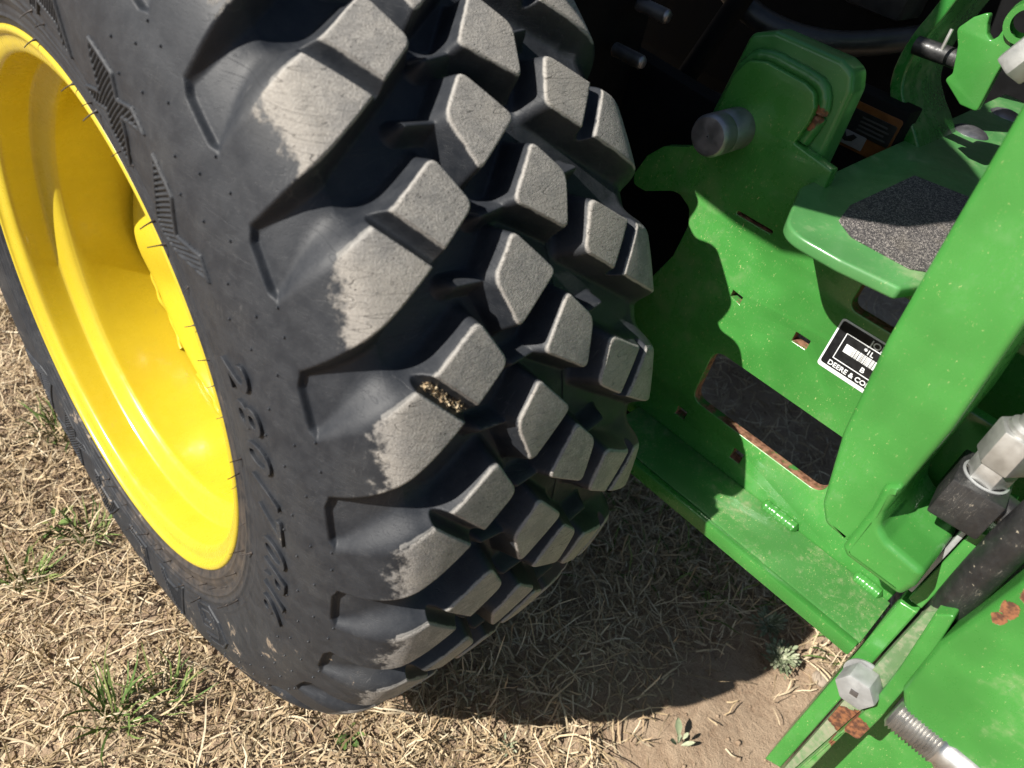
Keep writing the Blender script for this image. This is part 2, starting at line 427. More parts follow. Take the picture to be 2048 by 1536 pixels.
def lug_frac(s, u):
    """1 on top of the shoulder lug, 0 on the groove floor"""
    U = sm_interp(s, Ux, Uu); L = sm_interp(s, Lx, Lu)
    wU = sm_interp(s, [0, 50, 86, 112, 132, 148, 161, 200], [6.2, 6.2, 7.4, 14, 12.5, 8, 4, 4], 9); wL = np.interp(s, [50, 100, 160], [5.5, 4.5, 3.2])
    gU = 1 - (u - U) * .85 / wU
    gL = 1 - (L - u) * .85 / wL
    gE = 1 - ((s - 52) * -.882 + (u - 295) * .471) / 6.0
    g = smin(smin(gU, gL, 1.0), gE, 1.1) - .04
    f = smin(smax(g, 0 * g, sm_interp(s, [0, 85, 125, 150, 200], [.5, .5, .9, .6, .6], 12)), 1 + 0 * g, sm_interp(s, [0, 85, 125, 150, 200], [.24, .24, .55, .4, .4], 12))
    c = np.abs((s - 78.5) * .735 - (u - 258) * .678)
    fs = .56 + .44 * smin(smax((c - 1.8) / 5.4, 0 * c, .5), 1 + 0 * c, .3) + .1 * sstep(2, 8, c)
    return np.minimum(f, fs)
def void_end(s, u0):
    """sidewall side of the scooped pocket; u0 = position inside the void 0..1"""
    se = 161.8 - 3.2 * sstep(.78, 1.0, u0) - 3.0 * sstep(.2, .0, u0) + .8 * np.sin(u0 * 3.1)
    g = 1 - (se - s) / 1.9
    return smin(smax(g, 0 * g, .35), 1 + 0 * g, .3)
DX = [0, 78, 95, 110, 125, 140, 152, 162, 175]; DD = [23, 23, 21.6, 18.4, 14.4, 9.6, 6.2, 4.0, 3.8]
def shoulder_mesh(side):
    ns, nu = 250, 150
    s1 = np.concatenate([np.linspace(27, 165, ns - 10), np.linspace(165.6, 172, 10)])
    v = np.linspace(0, PU, nu)
    S, Vv = np.meshgrid(s1, v, indexing='ij')
    off = 20.0
    U0 = sm_interp(S, Lx, Lu) - off
    U = U0 + Vv
    f = np.maximum(np.maximum(lug_frac(S, U), lug_frac(S, U + PU)), lug_frac(S, U - PU))
    # position in the void for the pocket end
    lowtop = sm_interp(S, Ux, Uu); gap = sm_interp(S, Lx, Lu) + PU - lowtop
    q = np.where(Vv > off, (U - lowtop) / gap, (U + PU - lowtop) / gap)
    f = smax(f, void_end(S, np.clip(q, 0, 1)), .22); f = np.minimum(f, 1.0)
    dep = sm_interp(S, DX, DD, 9) / 1000
    h = -dep * (1 - f)
    ph = U / 1000 / RU
    if side < 0: ph = ph - PIT / 2
    P = on_tyre(S, ph, h, 1 if side > 0 else -1)
    me = mesh_np('shoulder_lug', P.reshape(-1, 3), grid_faces(ns, nu, flip=(side > 0)), m_rubber)
    wear = sstep(.90, .985, f) * (1 - np.clip((S - 98) / 42, 0, 1)) * (S < 150)
    attr(me, 'wear', wear); attr(me, 'dust', .25 * sstep(.2, 0, f)); attr(me, 'scuff', sstep(.86, .94, f) * sstep(1.0, .97, f) * (S < 118))
    return me
def centre_mesh(side):
    P4 = np.array([(16, 248), (-10, 218.5), (26, 194.5), (36.5, 226)])   # s (outer positive), u
    ds = .55
    s1 = np.arange(-42, 66, ds); u1 = np.arange(180, 262, ds)
    S, U = np.meshgrid(s1, u1, indexing='ij')
    cen = P4.mean(0); g = None
    W = [5.0, 4.6, 5.0, 5.6]
    for i in range(4):
        A, B = P4[i], P4[(i + 1) % 4]; d = (B - A) / np.linalg.norm(B - A); n = np.array([d[1], -d[0]])
        if n @ (cen - A) > 0: n = -n
        gi = 1 - ((S - A[0]) * n[0] + (U - A[1]) * n[1]) / W[i]
        g = gi if g is None else smin(g, gi, 1.05)
    g = g - .06
    f = smin(smax(g, 0 * g, .45), 1 + 0 * g, .22)
    def cap(a, b, r, top, w):
        a, b = np.array(a), np.array(b); d = b - a
        t = np.clip(((S - a[0]) * d[0] + (U - a[1]) * d[1]) / (d @ d), 0, 1)
        D = np.hypot(S - a[0] - t * d[0], U - a[1] - t * d[1]) - r
        k = 1 - D / w
        return top * smin(smax(k, 0 * k, .5), 1 + 0 * k, .3)
    tb = cap((33, 225), (55, 227.5), 1.2, .62, 6)
    if side < 0: tb = np.maximum(tb, cap((-8, 218), (-27, 216), 1.2, .6, 6))
    f0 = f; f = smax(f, tb, .12)
    h = -.023 * (1 - f) - .0006 * (f < .004)
    x = S / 1000
    r = np.interp(np.abs(S), PS, PR[:, 1]) + h
    ph = U / 1000 / RU
    if side < 0: ph = ph - PIT / 2
    P = np.stack([-x * (1 if side > 0 else -1), -r * np.cos(ph), r * np.sin(ph)], -1).reshape(-1, 3)
    F = grid_faces(len(s1), len(u1), flip=(side > 0))
    ok = (f.ravel()[F] > .004).any(1); F = F[ok]
    used = np.unique(F); remap = -np.ones(len(P), int); remap[used] = np.arange(len(used))
    me = mesh_np('tread_block', P[used], remap[F], m_rubber)
    attr(me, 'wear', (sstep(.90, .985, f0)).ravel()[used]); attr(me, 'dust', (0 * f).ravel()[used]); attr(me, 'scuff', (sstep(.86, .94, f0) * sstep(1.0, .97, f0)).ravel()[used])
    return me
# carcass: groove floor strip and the two sidewalls, one part
def sidewall_rows(side):
    s1 = np.concatenate([np.linspace(172, 250, 70), np.linspace(250.8, PS[-1], 60)])
    h = np.zeros_like(s1)
    for c, w, hh in ((246, 1.6, .0011), (252, 1.2, .0009), (259, 2.2, -.0010), (267, 1.6, .0012), (238, .8, .0004)):
        h += hh * np.exp(-((s1 - c) / w) ** 2)
    return s1, h
seg = 420
TH = np.arange(seg) * 2 * np.pi / seg
VV = []; FF = []; base = 0; DU = []
for side in (1, -1):
    s1, h = sidewall_rows(side)
    S, T = np.meshgrid(s1, TH, indexing='ij')
    P = on_tyre(S, T, np.broadcast_to(h[:, None], S.shape), side)
    VV.append(P.reshape(-1, 3)); FF.append(grid_faces(len(s1), seg, wrap=True, flip=(side > 0)) + base); base += S.size
    DU.append((.62 * sstep(222, 262, S) * (.35 + .65 * sstep(.1, -.9, np.sin(T) * .6 - np.cos(T) * .75))).ravel())
xs = np.linspace(-.031, .031, 12)
S, T = np.meshgrid(xs, TH, indexing='ij')
r = np.interp(np.abs(S) * 1000, PS, PR[:, 1]) - .0232
VV.append(np.stack([S, -r * np.cos(T), r * np.sin(T)], -1).reshape(-1, 3)); FF.append(grid_faces(12, seg, wrap=True) + base); DU.append((.2 + 0 * S).ravel())
Vt = np.concatenate(VV); Vt[:, 2] += RL
me = mesh_np('tyre', Vt, np.concatenate(FF), m_rubber); attr(me, 'wear', np.zeros(len(Vt))); attr(me, 'dust', np.concatenate(DU))
tyre = link(bpy.data.objects.new('tyre', me), wheel)
def ring_copies(name, me, n=NP):
    for k in range(n):
        o = bpy.data.objects.new(name, me); o.location = (0, 0, RL); o.rotation_euler = (-k * PIT, 0, 0); link(o, tyre)
for side in (1, -1):
    ring_copies('shoulder_lug', shoulder_mesh(side)); ring_copies('tread_block', centre_mesh(side))
def tyre_world(s, phi, h=0.0): 
    P = on_tyre(np.asarray(s, float), np.asarray(phi, float), h); P[..., 2] += RL; return P

# raised size marking
def font_mesh(txt, size, extrude, bevel=0.0, shear=0.0, xscale=1.0, spacing=1.0, fat=0.0):
    cu = bpy.data.curves.new('txt', 'FONT'); cu.body = txt; cu.size = size; cu.extrude = extrude; cu.bevel_depth = bevel
    cu.offset = fat; cu.shear = shear; cu.space_character = spacing; cu.resolution_u = 4
    tmp = bpy.data.objects.new('tmp', cu); col.objects.link(tmp)
    dg = bpy.context.evaluated_depsgraph_get(); dg.update()
    me = bpy.data.meshes.new_from_object(tmp.evaluated_get(dg)); bpy.data.objects.remove(tmp); bpy.data.curves.remove(cu)
    co = np.empty(len(me.vertices) * 3, np.float32); me.vertices.foreach_get('co', co); co = co.reshape(-1, 3); co[:, 0] *= xscale
    return me, co
def tyre_text(name, txt, s0, phi0, size, xscale, parent, h=.0014, rr=.285, spacing=1.0, shear=0.0):
    ph = phi0
    for ch in txt:
        me, co = font_mesh(ch, size, h, .0004, shear)
        w = (co[:, 0].max() - co[:, 0].min()) * xscale
        x = (co[:, 0] - co[:, 0].min()) * xscale
        s = s0 - co[:, 1] * 1000
        P = tyre_world(s, ph - x / rr, co[:, 2] + h * .4)
        me.vertices.foreach_set('co', P.astype(np.float32).ravel()); me.name = name
        me.materials.clear(); me.materials.append(m_rubber); me.update()
        bm = bmesh.new(); bm.from_mesh(me); bmesh.ops.recalc_face_normals(bm, faces=bm.faces); bm.to_mesh(me); bm.free()
        attr(me, 'wear', np.full(len(co), .12)); attr(me, 'dust', np.full(len(co), .2))
        o = link(bpy.data.objects.new(name, me), parent)
        ph -= (w + .0055 * spacing) / rr
    return ph
pe = tyre_text('raised_numeral', '280/70R16', 222, R(31.5), .034, 1.18, tyre, spacing=1.2, shear=.15)

# ribbed brand letters moulded into the sidewall: outline given as (s mm, degrees along the rim)
def in_poly(px, py, poly):
    ins = np.zeros(px.shape, bool); n = len(poly)
    for i in range(n):
        x1, y1 = poly[i]; x2, y2 = poly[(i + 1) % n]
        c = ((y1 > py) != (y2 > py)) & (px < (x2 - x1) * (py - y1) / (y2 - y1 + 1e-12) + x1); ins ^= c
    return ins
def poly_dist(px, py, poly):
    d = np.full(px.shape, 1e9); n = len(poly)
    for i in range(n):
        a = np.array(poly[i], float); b = np.array(poly[(i + 1) % n], float); ab = b - a
        t = np.clip(((px - a[0]) * ab[0] + (py - a[1]) * ab[1]) / (ab @ ab + 1e-12), 0, 1)
        d = np.minimum(d, np.hypot(px - a[0] - t * ab[0], py - a[1] - t * ab[1]))
    return np.where(in_poly(px, py, poly), d, -d)
def ribbed_letter(poly, phi_mid, rr=.283):
    """poly in mm: (s, arc) with arc measured at rr from phi_mid, raised lip with a ribbed floor inside"""
    P = np.array(poly, float); ds = .5
    s1 = np.arange(P[:, 0].min() - 3, P[:, 0].max() + 3, ds); a1 = np.arange(P[:, 1].min() - 3, P[:, 1].max() + 3, ds)
    S, A = np.meshgrid(s1, a1, indexing='ij'); d = poly_dist(S, A, P)
    rib = .5 + .5 * np.sin((A * .93 - S * .36) * 2 * np.pi / 2.9)
    lip = sstep(-.9, -.1, d) * sstep(2.0, 1.2, d)
    floor = sstep(1.2, 1.9, d)
    h = .0015 * lip + floor * (-.0004 + .0016 * sstep(.25, .75, rib)) - .0003 * (d < -.9)
    V = tyre_world(S, phi_mid + A / 1000 / rr, h).reshape(-1, 3)
    F = grid_faces(len(s1), len(a1), flip=True)
    ok = (d.ravel()[F] > -1.2).all(1); F = F[ok]; used = np.unique(F); rm = -np.ones(len(V), int); rm[used] = np.arange(len(used))
    me = mesh_np('ribbed_letter', V[used], rm[F], m_rubber); attr(me, 'wear', np.full(len(used), .1)); attr(me, 'dust', np.full(len(used), .15))
    link(bpy.data.objects.new('ribbed_letter', me), tyre)
LET = {
 'X': [(206, 37), (204, 11), (214, 3), (203, -10), (205, -24), (221, -4), (228, -10), (247, -18), (246, 6), (236, 14), (247, 30), (246, 45), (231, 24), (216, 34)],
 'Y': [(206, 40), (207, 17), (214, 11), (224, 1), (203, -15), (205, -29), (236, -6), (245, 8), (243, 20), (227, 28)],
 'A': [(240, 30), (198, 6), (198, -6), (240, -30), (240, -20), (230, -14), (230, 12), (240, 18)],
 'L': [(198, 22), (198, 12), (232, 8), (232, -24), (240, -22), (240, 20)],
 'G': [(206, 26), (198, 10), (198, -18), (206, -24), (207, 8), (214, 14), (226, 14), (232, 8), (232, -12), (222, -12), (222, -2), (214, -2), (214, -22), (240, -22), (240, 12), (226, 26)],
}
for w0 in (0, 180):
    for ch, dg_ in (('G', 130), ('A', 112), ('L', 95), ('A', 79), ('X', 60.5), ('Y', 45.5)):
        ribbed_letter(LET[ch], R(dg_ - w0))

# vent hairs along the bead and tiny vent stubs on the sidewall
def hair_mesh():
    n = 7; t = np.linspace(0, 1, n)
    path = np.stack([-.0085 * t, .0025 * t * t, -.0012 * t], -1)
    V, F = tube_np(path, np.interp(t, [0, .15, .2, 1], [.0013, .0010, .00045, .0003]), 6)
    me = mesh_np('vent_hair', V, F, m_hair); return me
m_hair = plain('rubber_hair', (.03, .022, .018), .6, .3)
hm = hair_mesh()
for k in range(46):
    ph = R(112 - k * 5.1 + random.uniform(-1.6, 1.6)); s = random.choice((258, 259, 261, 270, 244))
    p = tyre_world(s, ph, .0)
    o = bpy.data.objects.new('vent_hair', hm); o.location = p
    o.rotation_euler = (random.uniform(-.4, .4) - ph, random.uniform(-.35, .25), random.uniform(-.4, .4)); sc = random.uniform(.5, 1.15); o.scale = (sc, sc, sc)
    link(o, tyre)
VV = []; FF = []; nb = 0
for k in range(-8, 16):
    for (s, du) in ((160, 243.5), (161, 224), (175, 241), (174, 200), (188, 262), (187, 219), (198, 241)):
        ph = (du + k * PU + random.uniform(-2, 2)) / 1000 / RU
        c = tyre_world(s + random.uniform(-1, 1), ph); nx = tyre_world(s, ph, .001) - tyre_world(s, ph)
        nx = nx / np.linalg.norm(nx); path = [c - nx * .0006, c + nx * .0005, c + nx * .0011]
        V, F = tube_np(path, [.0009, .0008, .0005], 6); V = np.vstack([V, path[-1] + nx * .0002]); top = len(V) - 1
        cap = np.array([(12 + i, 12 + (i + 1) % 6, top, top) for i in range(6)])
        VV.append(V); FF.append(np.vstack([F, cap]) + nb); nb += len(V)
V = np.concatenate(VV); F = np.concatenate(FF)
me = bpy.data.meshes.new('vent_stubs'); me.from_pydata(V.tolist(), [], [list(dict.fromkeys(f)) for f in F.tolist()]); me.materials.append(m_rubber)
attr(me, 'wear', np.zeros(len(V))); attr(me, 'dust', np.zeros(len(V)))
o = link(bpy.data.objects.new('vent_stub', me), tyre); tag(o, kind='stuff')

# ---- rim
rp = spline([(-.120, .2245), (-.130, .2248), (-.1365, .2246), (-.1388, .2236), (-.1395, .2215), (-.1388, .2195), (-.1368, .2180), (-.1350, .2150), (-.1338, .2100), (-.1318, .2062), (-.1285, .2042), (-.120, .2036), (-.1075, .2030),
             (-.1045, .2022), (-.1025, .2000), (-.0985, .1930), (-.0955, .1885), (-.0925, .1862), (-.088, .1850), (-.072, .1846), (-.045, .1843), (-.016, .1843), (.03, .186), (.05, .198), (.09, .205), (.115, .21), (.128, .224)], 8)
T = np.arange(256) * 2 * np.pi / 256
X, A = np.meshgrid(rp[:, 0], T, indexing='ij'); Rr = np.broadcast_to(rp[:, 1][:, None], X.shape)
dent = 1 + .004 * np.sin(3 * A + 1) * sstep(-.095, -.08, X) * sstep(0, -.03, X)
me = mesh_np('rim', np.stack([X, -Rr * dent * np.cos(A), Rr * dent * np.sin(A) + RL], -1).reshape(-1, 3), grid_faces(len(rp), 256, wrap=True), m_yellow)
rim = link(bpy.data.objects.new('rim', me), wheel)
dp = spline([(-.020, .1838), (-.026, .178), (-.027, .168), (-.022, .150), (-.012, .120), (-.010, .095), (-.016, .085), (-.016, .06), (-.030, .05), (-.040, .03), (-.041, .001)], 6)
X, A = np.meshgrid(dp[:, 0], T, indexing='ij'); Rr = np.broadcast_to(dp[:, 1][:, None], X.shape)
X = X - .010 * np.maximum(0, np.sin(4 * A + .6)) ** 2 * sstep(.19, .165, Rr) * sstep(.10, .14, Rr)
me = mesh_np('wheel_disc', np.stack([X, -Rr * np.cos(A), Rr * np.sin(A) + RL], -1).reshape(-1, 3), grid_faces(len(dp), 256, wrap=True), m_yellow)
disc = link(bpy.data.objects.new('wheel_disc', me), wheel)
for (p0, p1) in ((-75, 52), (62, 140), (150, 235), (245, 275)):
    n = max(16, int((p1 - p0) * 1.2)); pa = np.radians(np.linspace(p0, p1, n))
    rr = .1835 - .0015 + .0004 * np.sin(np.arange(n) * .9); xx = -.0245 + .0016 * np.sin(np.arange(n) * .23) + .0008 * np.sin(np.arange(n) * .61)
    path = np.stack([xx, -rr * np.cos(pa), rr * np.sin(pa) + RL], -1)
    V, F = tube_np(path, .0026 + .0002 * np.sin(np.arange(n) * .8), 8)
    link(bpy.data.objects.new('weld_bead', mesh_np('weld_bead', V, F, m_yellow)), rim)
st = slab('weight_tag', [(-6, -4), (6, -4), (6, 4), (-6, 4)], 1.2, 0, PZ, plain('white_tag', (.8, .8, .78), .5, .05), None, bevel=.0003)
st.matrix_world = Matrix.Translation((-.118, -.2015 * math.cos(R(66)), RL + .2015 * math.sin(R(66)))) @ Matrix.Rotation(-R(66) + R(-90), 4, 'X'); st.parent = rim

# ================================================================== SIDE FRAME (loader mounting frame), faces the wheel at x = .245
XF = .245
def rect(a0, b0, a1, b1, r=3): return round_poly([(a0, b0), (a1, b0), (a1, b1), (a0, b1)], r, 5)
frame = empty('side_frame', (.26, -.42, .26), 'green steel side frame plate with long slot behind the tyre', 'frame')
outline = [(236, 300), (236, 372), (250, 430), (274, 491), (277, 522), (272, 536), (260, 542), (248, 541), (254, 575), (262, 600), (264, 615), (267, 645), (274, 658), (287, 662), (321, 660), (330, 657), (335, 648), (335, 637), (332, 621), (344, 619), (366, 616), (368, 588), (524, 588), (524, 515), (572, 515), (572, 318), (300, 318)]  # frame, step, mast and bracket outlines: image pixels back-projected onto assumed planes
rads = [0, 0, 0, 6, 10, 8, 8, 4, 4, 6, 4, 6, 8, 8, 6, 6, 6, 6, 1, 0, 2, 2, 4, 2, 4, 2, 2]
big = round_poly([(345, 377), (483, 377), (483, 436), (345, 436)], [12, 12, 12, 12], 7)
top = round_poly([(424, 534), (520, 534), (520, 562), (424, 562)], [8, 8, 8, 8], 6)
holes = [big, top, rect(399, 484.5, 412, 493, .6), rect(401, 349, 411, 360.5, .8), rect(336, 350.5, 346.5, 360, .8), rect(313, 552.6, 346, 555.4, 1.2), [(337, 494), (347, 493), (347, 486), (337, 488)]]
slab('plate', round_poly(outline, rads), 11, XF, PX, m_green, frame, holes=holes, bevel=.0012, hole_mat=m_rust)
# doubling plate behind the neck and its weld
nb_ = round_poly([(250, 575), (258, 640), (262, 672), (280, 680), (334, 680), (345, 676), (350, 664), (352, 590), (300, 560)], [2, 2, 8, 6, 8, 10, 10, 2, 2])
slab('neck_plate', nb_, 24, XF + .0115, PX, m_green_neck, frame, bevel=.004, res=3)
w = np.array([(268, 650), (275, 660), (288, 664), (305, 663.5), (321, 662.5), (331, 659.5), (337, 650), (337.5, 637), (334.5, 622)], float)
w = spline(w, 6); V, F = tube_np(np.stack([np.full(len(w), XF + .0095), -w[:, 0] / 1000, w[:, 1] / 1000], -1), .0050 + .0002 * np.sin(np.arange(len(w)) * 1.9), 10)
keep(link(bpy.data.objects.new('weld_bead', mesh_np('weld_bead', V, F, m_green_neck))), frame)
# front skin of the neck, darker clean paint
# ear: bent lobe on the rear edge of the plate
bm = bmesh.new(); G = []
ear = round_poly([(268, 592), (252, 581), (233, 573), (222, 560), (216, 541), (218, 532), (230, 531), (250, 541), (268, 548)], [0, 3, 6, 6, 6, 5, 5, 4, 0], 5)
def ear_x(aa): return XF - .0015 - max(0, 246 - aa) * .18 / 1000
for off in (0, .009):
    G.append([bm.verts.new((ear_x(p[0]) + off, -p[0] / 1000, p[1] / 1000)) for p in ear])
bm.faces.new(G[0]); bm.faces.new(G[1][::-1])
for i in range(len(ear)): bm.faces.new((G[0][i], G[1][i], G[1][(i + 1) % len(ear)], G[0][(i + 1) % len(ear)]))
bmesh.ops.triangulate(bm, faces=[f for f in bm.faces if len(f.verts) > 4]); bmesh.ops.recalc_face_normals(bm, faces=bm.faces)
bm_obj('ear', bm, m_green, frame)
# lower rail: outward shelf with a lip
prism('rail_shelf', [(-.300, -.004), (-.5745, -.004), (-.5745, .004), (-.300, .004)], .187, .2445, Matrix(((0, 0, 1, 0), (1, 0, 0, 0), (0, 1, 0, .3265), (0, 0, 0, 1))), m_green_dusty, frame, bevel=.0016)
prism('rail_lip', [(-.300, -.010), (-.5735, -.010), (-.5735, .0035), (-.300, .0035)], .1795, .1865, Matrix(((0, 0, 1, 0), (1, 0, 0, 0), (0, 1, 0, .3265), (0, 0, 0, 1))), m_green, frame, bevel=.0015)
for (a0, a1) in ((447, 484), (540, 566)):
    n = 64; aa = np.linspace(a0, a1, n); q = np.minimum(np.arange(n), np.arange(n)[::-1]) / 6.0
    rad = (.0056 + .00009 * np.sin(np.arange(n) * .9) + .00012 * np.sin(np.arange(n) * .21) + .00004 * rng.normal(size=n)) * np.sqrt(np.clip(q, .02, 1))
    V, F = tube_np(np.stack([np.full(n, XF - .0022), -aa / 1000, .3318 + .0002 * np.sin(aa * .7)], -1), rad, 14)
    keep(link(bpy.data.objects.new('weld_bead', mesh_np('weld_bead', V, F, m_green_clean))), frame)
# pin through the neck
lathe('pin', [(0, 0.0005), (0, .0100), (.0004, .0135), (.0022, .0150), (.0035, .0155), (.016, .0155), (.0165, .0152), (.017, .0155), (.06, .0155)], m_steel, frame, (.2045, -.2855, .6115), (1, 0, 0), 40)
# maker's plate
m_lab = plain('label_black', (.012, .012, .013), .4, .35, 200, .05)
m_white = plain('label_white', (.72, .73, .74), .5, .06, 200, .03)
lab = slab('serial_label', rect(424.5, 480.5, 530, 525.5, 3), .5, XF - .0006, PX, m_white, frame, bevel=.0001)
tag(lab, 'black maker plate with white border, barcode and lettering')
keep(slab('label_face', rect(426, 484.5, 529, 524, 2.2), .4, XF - .0011, PX, m_lab, None, bevel=.0001), lab)
def flat_text(name, txt, a0, b0, size, mat, parent, x, xs=1.0, bold=.0):
    me, co = font_mesh(txt, size, .00015, fat=.0001); co[:, 0] *= xs
    P = np.stack([x - co[:, 2], -(a0 / 1000 + co[:, 0]), b0 / 1000 + co[:, 1]], -1).astype(np.float32)
    me.vertices.foreach_set('co', P.ravel()); me.name = name; me.materials.clear(); me.materials.append(mat); me.update()
    o = bpy.data.objects.new(name, me); col.objects.link(o); keep(o, parent); return o
LF = XF - .00135
flat_text('lettering', 'DEERE & COMPANY', 431.5, 486.2, .0058, m_white, lab, LF, 1.0)
flat_text('lettering', 'JOHN DEERE', 451, 517.6, .0072, m_white, lab, LF, 1.1)
flat_text('lettering', '*1L', 449.5, 510.2, .0056, m_white, lab, LF, 1.05)
flat_text('lettering', 'B', 454.5, 495.2, .0058, m_white, lab, LF, 1.1)
for q in ([(432.8, 492.6), (525, 492.6), (525, 493.3), (432.8, 493.3)], [(432.8, 516.0), (525, 516.0), (525, 516.7), (432.8, 516.7)], [(432.8, 493.3), (433.5, 493.3), (433.5, 516.0), (432.8, 516.0)]):
    keep(slab('label_line', q, .3, LF, PX, m_white, None, bevel=.00005), lab)
aa = 436.8; k = 0; bars = [6.5, .5, .9, .4, .5, .6, 1.4, .4, .5, .4, .9, .5, .5, .7, 1.2, .4, .6, .5, 1.6, .4, .8, .5]
gaps = [.3, .3, .5, .3, .3, .6, .3, .4, .5, .3, .5, .3]
for i, bw in enumerate(bars):
    keep(slab('barcode_bar', [(aa, 501.6), (aa + bw, 501.6), (aa + bw, 508.8), (aa, 508.8)], .3, LF, PX, m_white, None, bevel=.00005), lab)
    aa += bw + gaps[i % 12]

# ================================================================== STEP
step = empty('step', (.30, -.42, .59), 'green steel step with a rounded corner and gritty black grip pad', 'step')
so = round_poly([(720, -345), (226, -357), (157, -384), (158, -425), (165, -462), (215, -478), (720, -478)], [1, 14, 26, 10, 4, 4, 1], 10)
slab('tread_plate', so, 9, .603, PZ, m_green_step, step, bevel=.0022, res=3)
sk = round_poly([(520, -361), (230, -362), (166, -388), (167, -425), (176, -470), (184, -635), (520, -635)], [1, 14, 22, 10, 4, 4, 1], 8)
def grit():
    t = NT('grit_pad'); v = t.voro(1150, out='Color'); d = t.voro(1150); n = t.noise(40, 4)
    sp = t.node('ShaderNodeSeparateColor'); t.l.new(v, sp.inputs[0])
    base = t.mix(t.ramp(sp.outputs[0], .45, .95), (.055, .050, .052), (.30, .27, .25))
    base = t.mix(t.ramp(n, .5, .75, 0, .3), base, (.20, .17, .13))
    return t.done(base, .85, t.bump(d, .9, .0012), spec=.5)
pd = round_poly([(350, -392), (238, -391), (206, -398), (193, -414), (194, -455), (210, -470), (372, -470)], [2, 10, 8, 8, 0, 4, 4], 6)
slab('grip_pad', pd, .9, .6039, PZ, grit(), step, bevel=.0003)
for (x, y) in ((.526, -.3755), (.636, -.374)):
    lathe('carriage_bolt', [(-.002, .0165), (.0005, .0162), (.003, .0130), (.0048, .0070), (.0053, .0002)], m_steel, step, (x, y, .603), (0, 0, 1), 28)
slab('step_bracket', rect(420, 560, 560, 594, 3), 8, .262, PX, m_green, step, bevel=.001)

# ================================================================== LOADER MAST (near casting)
mast = empty('loader_mast', (.20, -.50, .39), 'tall smooth green mast casting with a curled foot in front of the label', 'mast')
mo = round_poly([(526, 431), (506, 432), (497, 445), (482, 503), (473, 577), (469, 650), (466, 718), (462, 860), (520, 860), (523, 740), (527, 625), (532, 547), (531, 470)], [2, 9, 14, 60, 60, 0, 0, 2, 2, 0, 40, 40, 6], 8)
slab('column', mo, 84, .152, PX, m_green_clean, mast, bevel=.0045, res=4)
ft = round_poly([(524, 430), (529, 425), (570, 426), (573, 440), (572, 455), (544, 457.5), (535, 463), (531.5, 474), (531, 500), (521, 492), (524, 470)], [3, 4, 5, 6, 6, 10, 10, 12, 3, 8, 14], 8)
slab('foot', ft, 88, .146, PX, m_green_clean, mast, bevel=.0055, res=5)

# ================================================================== FRONT BRACKET: two upright plates bolted together
brk = empty('front_bracket', (.22, -.60, .13), 'pair of upright green bracket plates with chipped rusty corners', 'bracket')
m_green_chip = paint('green_paint_chipped', GREEN, .3, flecks=.15, rough=.3, chips=((.166, -.6135, .274, .017), (.172, -.612, .240, .010)), chip_noise=45)
m_green_grime = paint('green_paint_grimy', (.10, .18, .08), .7, dscale=140, dust_col=(.30, .27, .20), flecks=.1, rough=.5, chips=((.1755, -.601, .262, .022),), chip_noise=45)
slab('near_plate', round_poly([(575, 385), (588, 387), (597, 132), (583, 125)], 1, 3), 60, .190, PX, m_green_clean, brk, bevel=.0012)
slab('near_plate_top', round_poly([(577.5, 392), (588, 392), (588, 478), (577.5, 473)], 1, 3), 60, .190, PX, m_green_clean, brk, bevel=.0012)
slab('spacer', round_poly([(573.2, 400), (576.6, 400), (576.2, 470), (572.8, 468)], .5, 3), 40, .189, PX, m_zinc_dull, brk, bevel=.0004)
slab('far_plate', round_poly([(593.6, 416), (603, 428), (612, 372), (617.5, 300), (618.5, 264), (608.5, 262), (611, 184), (610, 90), (600, 90), (604, 167), (607, 304), (602, 357)], [1, 3, 6, 8, 5, 3, 1, 1, 1, 1, 1, 1], 5), 70, .166, PX, m_green_chip, brk, bevel=.0014)
slab('liner', round_poly([(590.2, 404), (595, 412), (604, 345), (606.5, 304), (603, 140), (598.5, 140), (593.5, 274), (591.5, 340)], .3, 2), 62, .1755, PX, m_green_grime, brk, bevel=.0003)
# hexagon bolt
bolt = empty('hex_bolt', (.18, -.593, .312), 'large zinc hexagon bolt head with square mark', 'bolt')
hexp = [(.0160 * math.cos(R(60 * k + 12)), .0160 * math.sin(R(60 * k + 12))) for k in range(6)]
frm = Matrix(((0, 0, -1, .1755), (-1, 0, 0, -.5925), (0, 1, 0, .3135), (0, 0, 0, 1)))
prism('head', hexp, 0, .0185, frm, m_zinc_dull, bolt, bevel=.0022)
lathe('washer', [(0, .006), (0, .0165), (.0016, .0168), (.0018, .006)], m_zinc_dull, bolt, (.1775, -.5925, .3135), (-1, 0, 0), 40)
prism('square_mark', [(-.003, -.003), (.003, -.003), (.003, .003), (-.003, .003)], .0183, .0188, frm @ Matrix.Rotation(R(12), 4, 'Z'), m_steel, bolt, bevel=.0002)
# threaded rod
rodm = empty('threaded_rod', (.17, -.66, .30), 'shiny steel rod with a threaded end beside the rusty bracket', 'rod')
pr_ = []
for k in range(13):
    t0 = .001 + k * .0027; pr_ += [(t0, .0138), (t0 + .00135, .0160)]
pr_ += [(.038, .0142), (.042, .0165), (.30, .0165), (.30, .0002)]
lathe('rod', [(0, .0002), (0, .0130)] + pr_, metal('rod_steel', (.55, .54, .52), .3, .2), rodm, (.167, -.6185, .3205), (0, -1, .02), 36, smooth_ang=70)
